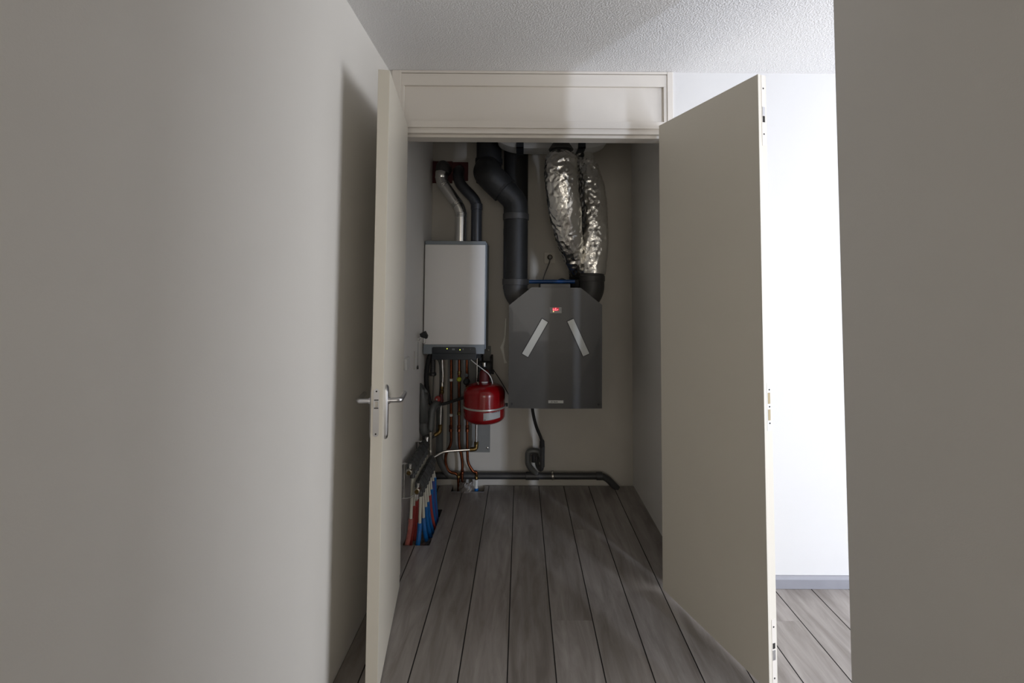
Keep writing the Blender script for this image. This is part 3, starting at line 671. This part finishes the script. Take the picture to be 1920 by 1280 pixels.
MB().lathe((-.322, 3.56, .995), [(.013, 0), (.016, .004), (.016, .018), (.013, .022)], 12).build('nut', 'nickel', c4)
MB().tube(fillet([(-.324, 3.56, .345), (-.324, 3.555, .303), (-.372, 3.548, .300)], .016), .0160, 14).build('elbow', 'brass', c4)
MB().lathe((-.324, 3.56, .335), [(.018, 0), (.019, .003), (.019, .016), (.013, .020)], 6).build('nut', 'brass', c4)
MB().tube(fillet([(-.372, 3.548, .300), (-.56, 3.53, .293), (-.625, 3.50, .262)], .05), 0.0102, 14).build('pipe_run', 'chrome', c4)

# ------------------------------------------------------------------ hoses, traps and drain
hs = thing('condensate_hose', (-.66, 3.47, .65), 'black flexible hose looping under the left corner of the boiler', 'hose')
pts = spline([(-.655, 3.46, 1.02), (-.672, 3.455, .96), (-.682, 3.45, .86), (-.674, 3.45, .75), (-.655, 3.45, .675), (-.635, 3.455, .648), (-.600, 3.46, .650), (-.545, 3.47, .656), (-.47, 3.49, .676), (-.40, 3.52, .692)], 9)
rad = [.0165 - (.006 * min(1, max(0, (i-32)/20))) + (.0006 if i % 2 else 0) for i in range(len(pts))]
MB().tube(pts, rad, 16).build('hose_run', 'black', hs)
tr = thing('boiler_trap', (-.648, 3.5, .86), 'short dark grey tailpiece with collar hanging under the boiler', 'pipe')
MB().cyl((-.648, 3.51, .985), (-.648, 3.51, .87), .0185, sides=20).build('pipe_run', 'pvcdark', tr)
MB().lathe((-.648, 3.51, .848), [(.022, 0), (.027, .004), (.027, .020), (.020, .026)], 22).build('collar', 'pvcdark', tr)
MB().tube(spline([(-.640, 3.52, .99), (-.598, 3.53, .95), (-.590, 3.54, .85), (-.592, 3.55, .72), (-.600, 3.56, .64)], 8), .013, 14).build('side_hose', 'pvc', tr)
MB().cyl((-.645, 3.53, .85), (-.648, 3.53, .66), .0035, sides=8).build('thin_hose', 'cable', tr)

dr = thing('drain_pipe', (-.1, 3.60, .09), 'grey plastic drain pipe running low along the closet back wall', 'pipe')
r_ = .0265
# open stand pipe in the corner, cut slantwise
m = MB(); sides = 24; vs = []
for k in range(sides):
    a = 2*math.pi*k/sides; vs.append((-.672 + .0265*math.cos(a), 3.33 + .0265*math.sin(a), .56))
for k in range(sides):
    a = 2*math.pi*k/sides; vs.append((-.672 + .0265*math.cos(a), 3.33 + .0265*math.sin(a), .830 - .022*(1+math.cos(a))*1.7))
m.add(vs, [(k, (k+1) % sides, (k+1) % sides+sides, k+sides) for k in range(sides)])
o = m.build('stand_pipe', 'pvc', dr); o.modifiers.new('wall', 'SOLIDIFY').thickness = -.003
MB().tube(fillet([(-.672, 3.33, .60), (-.672, 3.33, .485), (-.634, 3.37, .485), (-.628, 3.405, .64), (-.605, 3.46, .665), (-.596, 3.53, .60), (-.600, 3.575, .21), (-.530, 3.59, .095), (-.46, 3.60, .089)], .038, 9), .0265, 22).build('pipe_run', 'pvc', dr)
MB().lathe((-.650, 3.345, .395), [(.031, 0), (.033, .003), (.033, .075), (.030, .08)], 24).build('socket_joint', 'pvcdark', dr)
MB().tube(fillet([(-.672, 3.585, -.045), (-.660, 3.60, .085), (-.60, 3.60, .089), (.624, 3.60, .092), (.665, 3.60, .068), (.735, 3.60, -.001)], .04, 8), .0245, 22).build('pipe_run', 'pvcdark', dr)
MB().lathe((.575, 3.60, .092), [(.0255, 0), (.029, .002), (.029, .045), (.0255, .047)], 22, Vector((1, 0, 0))).build('socket_joint', 'pvcdark', dr)
MB().lathe((.045, 3.60, .0905), [(.0255, 0), (.0285, .002), (.0285, .10), (.0255, .102)], 22, Vector((1, 0, 0))).build('socket_joint', 'pvcdark', dr)
MB().tube(fillet([(.158, 3.585, .205), (.150, 3.585, .275), (.108, 3.585, .283), (.062, 3.585, .275), (.060, 3.585, .185), (.085, 3.59, .150), (.135, 3.60, .092)], .035, 9), .0215, 20).build('swan_neck', 'pvc', dr)
MB().tube(fillet([(.108, 3.585, .20), (.108, 3.585, .25)], .01), .0205, 18).build('inner_pipe', 'pvcdark', dr)
cl = MB(); cl.lathe((.247-.005, 3.60, .0915), [(.026, 0), (.0285, 0), (.0285, .010), (.026, .010)], 22, Vector((1, 0, 0)))
cl.tube([(.247 + .008*math.cos(t), 3.60, .128 + .009*math.sin(t)) for t in [k*math.pi/6 for k in range(13)]], .0028, 8)
cl.build('pipe_clip', 'nickel', dr)
tp = thing('unit_trap', (.16, 3.52, .18), 'black hose and dark grey trap hanging below the ventilation unit', 'hose')
MB().tube(spline([(.090, 3.50, .706), (.090, 3.50, .63), (.100, 3.50, .56), (.122, 3.50, .48), (.150, 3.50, .415), (.163, 3.50, .375)], 8), .0115, 16).build('hose_run', 'black', tp)
MB().lathe((.163, 3.50, .335), [(.018, 0), (.019, .004), (.018, .045), (.012, .055)], 20).build('collar', 'black', tp)
MB().lathe((.165, 3.50, .190), [(.012, 0), (.0175, .006), (.0175, .10), (.019, .15)], 22).build('trap_body', 'pvcdark', tp)
MB().tube(fillet([(.165, 3.50, .215), (.158, 3.50, .170), (.130, 3.54, .185), (.128, 3.575, .24)], .03), .0165, 18).build('trap_bend', 'pvcdark', tp)

# ------------------------------------------------------------------ expansion vessel
ev = thing('expansion_vessel', (-.254, 3.38, .53), 'red round expansion vessel with a steel band and white label, hanging from its bracket', 'expansion vessel')
c = (-.252, 3.36, .553)
prof = []
R0 = .146
for k in range(9): a = math.radians(90*k/8); prof.append((.02 + (R0-.02)*math.sin(a)**.75, .052*(1-math.cos(a))))
prof += [(R0, .115)]
MB().lathe(c, prof, 56).build('lower_shell', 'red', ev)
prof = [(R0, .118)]
for k in range(1, 10): a = math.radians(90*k/9); prof.append((.02 + (R0-.02)*math.cos(a)**.72, .203 + .072*math.sin(a)**1.0)) if k else None
prof.insert(1, (R0, .205))
MB().lathe(c, prof, 56).build('upper_shell', 'red', ev)
MB().lathe((c[0], c[1], c[2]+.112), [(R0, 0), (R0+.007, .001), (R0+.008, .006), (R0+.007, .011), (R0, .012)], 56).build('clamp_band', 'band', ev)
MB().cyl((c[0]+.148, c[1]+.02, c[2]+.118), (c[0]+.165, c[1]+.02, c[2]+.118), .012, sides=14).build('band_bolt', 'black', ev)
MB().lathe((c[0], c[1], c[2]+.276), [(.022, 0), (.024, .002), (.024, .008), (.020, .010)], 28).build('white_washer', 'labelwhite', ev)
MB().lathe((c[0]-.004, c[1]+.02, c[2]+.285), [(.036, -.01), (.037, .02), (.034, .060), (.026, .072), (.024, .078)], 24).build('red_neck', 'darkred', ev)
lb = MB(); nseg = 12; r1 = R0+.0009
vs = []
for i in range(nseg+1):
    a = math.radians(-88 + i*(50/nseg)); x, y = c[0]+r1*math.cos(a), c[1]+r1*math.sin(a)
    vs += [(x, y, c[2]+.050+ .010*i/nseg), (x, y, c[2]+.100+.006*i/nseg)]
lb.add(vs, [(2*i, 2*i+2, 2*i+3, 2*i+1) for i in range(nseg)])
lo = lb.build('label', 'tagwhite', ev)
# small print on the label: a dark line and a mark
for (a0, a1, z0, z1) in ((-66, -48, .099, .1015), (-45, -41, .099, .104), (-87, -82, .053, .057)):
    pm = MB(); vs = []
    for i in range(5):
        a = math.radians(a0 + (a1-a0)*i/4); x, y = c[0]+(r1+.0006)*math.cos(a), c[1]+(r1+.0006)*math.sin(a); vs += [(x, y, c[2]+z0), (x, y, c[2]+z1)]
    pm.add(vs, [(2*i, 2*i+2, 2*i+3, 2*i+1) for i in range(4)]).build('print_mark', 'ink', lo)
MB().cyl((c[0], c[1], c[2]-.010), (c[0], c[1], c[2]+.004), .012, sides=14).build('air_valve', 'black', ev)
br = MB(); br.box((-.300, 3.50, .865), (-.286, YB-.001, .985)).box((-.225, 3.50, .865), (-.211, YB-.001, .985)).box((-.300, 3.44, .945), (-.211, 3.52, .957))
br.build('wall_bracket', 'black', ev, smooth=False, bevel=.002)
MB().cyl((-.256, 3.38, .940), (-.256, 3.38, .968), .015, sides=18).build('bracket_nut', 'nickel', ev)
MB().cyl((-.256, 3.40, .94), (-.256, 3.45, .95), .016, sides=14).build('bracket_arm', 'black', ev)
MB().cyl((-.205, 3.42, .895), (-.190, 3.42, .895), .017, sides=14).build('side_knob', 'black', ev)
MB().lathe((-.392, 3.50, .690), [(.016, 0), (.018, .003), (.018, .018), (.010, .024)], 16, Vector((0, -1, 0))).build('valve_knob', 'green', c3)
cb = thing('thin_white_cable', (-.2, 3.36, .85), 'thin white cable arching from the boiler panel over the red vessel', 'cable')
MB().tube(spline([(-.372, 3.40, 1.000), (-.325, 3.37, .965), (-.262, 3.34, .925), (-.222, 3.33, .895), (-.200, 3.33, .855), (-.192, 3.36, .800)], 8), .0032, 8).build('cord', 'white', cb)
cb = thing('thin_black_cable', (-.1, 3.45, .7), 'thin black cable running from the vessel bracket down behind the unit', 'cable')
MB().tube(spline([(-.195, 3.44, .905), (-.155, 3.45, .845), (-.110, 3.46, .770), (-.070, 3.47, .705), (-.03, 3.48, .70)], 8), .0032, 8).build('cord', 'black', cb)

# torn tape beside the unit
m = MB(); prx = [(-.114, 1.262, .004), (-.117, 1.20, .006), (-.120, 1.13, .006), (-.128, 1.085, .010), (-.143, 1.040, .017), (-.136, 1.010, .012), (-.128, .975, .008), (-.122, .945, .008), (-.112, .918, .016)]
vs = []
for i, (x, z, w_) in enumerate(prx): w_ *= 1.5; vs += [(x-w_/2, YB-.004-.004*(i % 2), z), (x+w_/2, YB-.006-.003*((i+1) % 2), z+.003)]
m.add(vs, [(2*i, 2*i+1, 2*i+3, 2*i+2) for i in range(len(prx)-1)])
o = m.build('torn_tape', 'paper', smooth=False); o.modifiers.new('thick', 'SOLIDIFY').thickness = .0015
tag(o, 'ragged strip of torn white tape on the back wall left of the ventilation unit', 'tape')

# ------------------------------------------------------------------ floor-heating manifold
mf = thing('heating_manifold', (-.65, 3.02, .3), 'floor heating manifold on the left closet wall with two bars and a fan of pipes', 'manifold')
def bar(x, z, y0, y1, n, name):
    sec = [(x-.020, z-.022), (x+.014, z-.022), (x+.024, z-.012), (x+.024, z+.004), (x+.000, z+.036), (x-.020, z+.036)]
    o = MB().prism(sec, 'y', y0+.002, y1-.002).build(name, 'barmat', mf, smooth=False)
    st = (y1-y0)/n
    for k in range(n):
        y = y0 + st*(k+.5)
        MB().prism([(x-.016, z+.0362), (x+.0005, z+.0362), (x+.0262, z+.003), (x+.0290, z+.006), (x+.003, z+.041), (x-.016, z+.041)], 'y', y-st*.44, y+st*.44).build('valve_cover', 'barmat', o, smooth=False)
        MB().lathe((x+.010, y, z-.052), [(.010, 0), (.0160, .003), (.0160, .024), (.012, .032)], 10).build('compression_nut', 'barmat', o)
    return o, st
UXb, UZb, LXb, LZb = -.640, .430, -.592, .325
N8 = 8; Yn, Yf = 2.80, 3.24
ub, st = bar(UXb, UZb, Yn, Yf, N8, 'upper_bar'); lb_, _ = bar(LXb, LZb, Yn, Yf, N8, 'lower_bar')
for x, z, par in ((UXb, UZb, ub), (LXb, LZb, lb_)):
    MB().lathe((x, Yn-.034, z), [(.013, 0), (.019, .002), (.021, .012), (.021, .034)], 6, Vector((0, 1, 0))).build('end_nut', 'nickel', par)
    MB().lathe((x, Yn-.0365, z), [(.012, 0), (.012, .003)], 18, Vector((0, 1, 0))).build('end_cap', 'brass', par)
    MB().cyl((x+.004, Yn-.014, z+.018), (x+.004, Yn-.014, z+.042), .008, sides=12).build('bleed_valve', 'chrome', par)
    MB().cyl((x, Yf, z), (x, Yf+.03, z), .016, sides=14).build('end_nut', 'nickel', par)
MB().cyl((LXb, Yn-.018, LZb-.045), (LXb, Yn-.018, LZb-.018), .012, sides=14).build('drain_cock', 'chrome', lb_)
MB().cyl((UXb, Yf+.02, UZb), (UXb+.005, Yf+.035, UZb+.045), .011, sides=14).build('inlet_elbow', 'chrome', ub)
MB().tube(fillet([(-.620, 3.31, .50), (-.620, 3.31, .36), (LXb-.01, Yf+.035, LZb)], .03), .012, 14).build('riser', 'nickel', mf)
for y in (Yn+.012, Yf-.03):
    pts = fillet([(XL+.005, y, .268), (XL+.055, y, .268), (LXb-.012, y, .290), (LXb-.012, y, .305)], .012)
    m = MB().tube(pts, .004, 8)
    m.tube([(XL+.012, y, .268), (XL+.012, y, .462)], .004, 8).tube([(XL+.030, y, .268), (XL+.030, y, .462)], .004, 8)
    m.tube(fillet([(XL+.005, y, .462), (XL+.030, y, .468), (UXb-.012, y, .462), (UXb-.012, y, .448)], .012), .004, 8)
    m.build('bracket', 'chrome', mf)
rn = random.Random(11)
def loop(x, z, y, k, upper):
    if upper:
        ex, ey = -.668 + .013*k, y + .012 + .006*k
        zs = [.145, .195, .20, .20, .20, .2, .2, .2][k]; col = ['pinksleeve', 'redsleeve', 'redsleeve', 'redsleeve', 'redsleeve', 'redsleeve', 'redsleeve', 'redsleeve'][k]
    else:
        ex, ey = [-.600, -.558, -.550, -.547, -.545, -.545, -.545, -.545][k], y + [.005, .045, .055, .050, .045, .03, .01, -.03][k]
        zs = [.095, .125, .165, .170, .185, .20, .23, .23][k]; col = ['bluesleeve', 'bluesleeve', 'bluesleeve', 'bluesleeve', 'redsleeve', 'bluesleeve', 'purplesleeve', 'bluesleeve'][k]
    x += .008
    top = Vector((x+.002, y, z-.03)); end = Vector((ex, ey, -.045)); mid = Vector((x+.004 + (ex-x)*.25, y, max(zs, .12)))
    P = [top + (mid-top)*t for t in (0, .5)] + [mid]
    cv = [mid*(1-t)**2 + Vector((mid.x, mid.y, (mid.z+end.z)/2+.02))*2*t*(1-t) + end*t*t for t in [i/8 for i in range(1, 9)]]
    full = P + cv
    tb = MB().tube(full, .0088, 12).build('heating_tube', 'tube', mf)
    sub = [p for p in full if p.z <= zs + .03]
    if sub[0].z < zs: 
        sub = [sub[0] + (Vector((0, 0, 1)))*.0] + sub[1:]
    fine = spline(sub, 8)
    MB().tube(fine, [.0128 + (.0010 if i % 2 else 0) for i in range(len(fine))], 14).build('sleeve', col, tb)
for k in range(N8):
    loop(UXb, UZb, Yn + st*(k+.5), k, True); loop(LXb, LZb, Yn + st*(k+.5), k, False)
# torn underlay at the hole rim
m = MB(); rim = []
for i in range(12):
    t = i/11; rim.append((-.575 + .05*t + .006*rn.random(), HY0 + .012 + .10*t*t + .02*rn.random()))
vs = []
for x, y in rim: vs += [(x, y, -.030 + .02*rn.random()), (x-.030-.01*rn.random(), y+.035, -.036+.006*rn.random())]
m.add(vs, [(2*i, 2*i+2, 2*i+3, 2*i+1) for i in range(11)])
o = m.build('torn_underlay', 'tan', smooth=False); o.modifiers.new('thick', 'SOLIDIFY').thickness = .002
tag(o, 'torn scrap of tan underlay in the floor hole under the manifold pipes', 'scrap')

# ------------------------------------------------------------------ small things on the left closet wall
bc = thing('binder_clip', (-.66, 3.28, 1.16), 'black binder clip with silver arms hanging on the wall beside the boiler', 'clip')
MB().prism([(-.676, 1.166), (-.636, 1.152), (-.631, 1.172), (-.648, 1.204), (-.682, 1.186)], 'y', 3.19, 3.235).build('jaw', 'black', bc, smooth=False, bevel=.002)
MB().tube(fillet([(-.668, 3.212, 1.170), (-.686, 3.212, 1.140), (-.697, 3.212, 1.138), (-.690, 3.212, 1.160), (-.672, 3.212, 1.180)], .008, 4), .0022, 8).build('wire_arm', 'chrome', bc)
MB().tube(fillet([(-.644, 3.212, 1.158), (-.646, 3.212, 1.122), (-.664, 3.212, 1.120), (-.664, 3.212, 1.164)], .006, 4), .0022, 8).build('wire_arm', 'chrome', bc)
MB().cyl((-.7008, 3.216, 1.146), (-.688, 3.216, 1.146), .009, sides=14).build('hook', 'white', bc)
sk = thing('white_wall_box', (-.69, 2.90, 1.04), 'small rounded white box on the left closet wall near the door edge', 'box')
MB().box((-.7008, 2.84, 1.000), (-.680, 2.93, 1.075)).build('cover', 'white', sk, smooth=False, bevel=.008)
hc = thing('hanging_cord', (-.69, 3.2, 1.0), 'thin cord hanging down the left closet wall with a small black tip', 'cord')
MB().tube([(-.692, 3.20, 1.13), (-.692, 3.20, .972)], .0012, 6).build('cord', 'cable', hc)
MB().lathe((-.692, 3.20, .948), [(.003, 0), (.006, .006), (.004, .022), (.0015, .028)], 10).build('tip', 'black', hc)
ct = MB().tube([(-.698, 3.12, 1.08), (-.698, 3.12, .96)], .0025, 6)
tag(ct.build('thin_conduit', 'closetwall'), 'thin wall-coloured cable clipped straight down the left closet wall', 'cable')
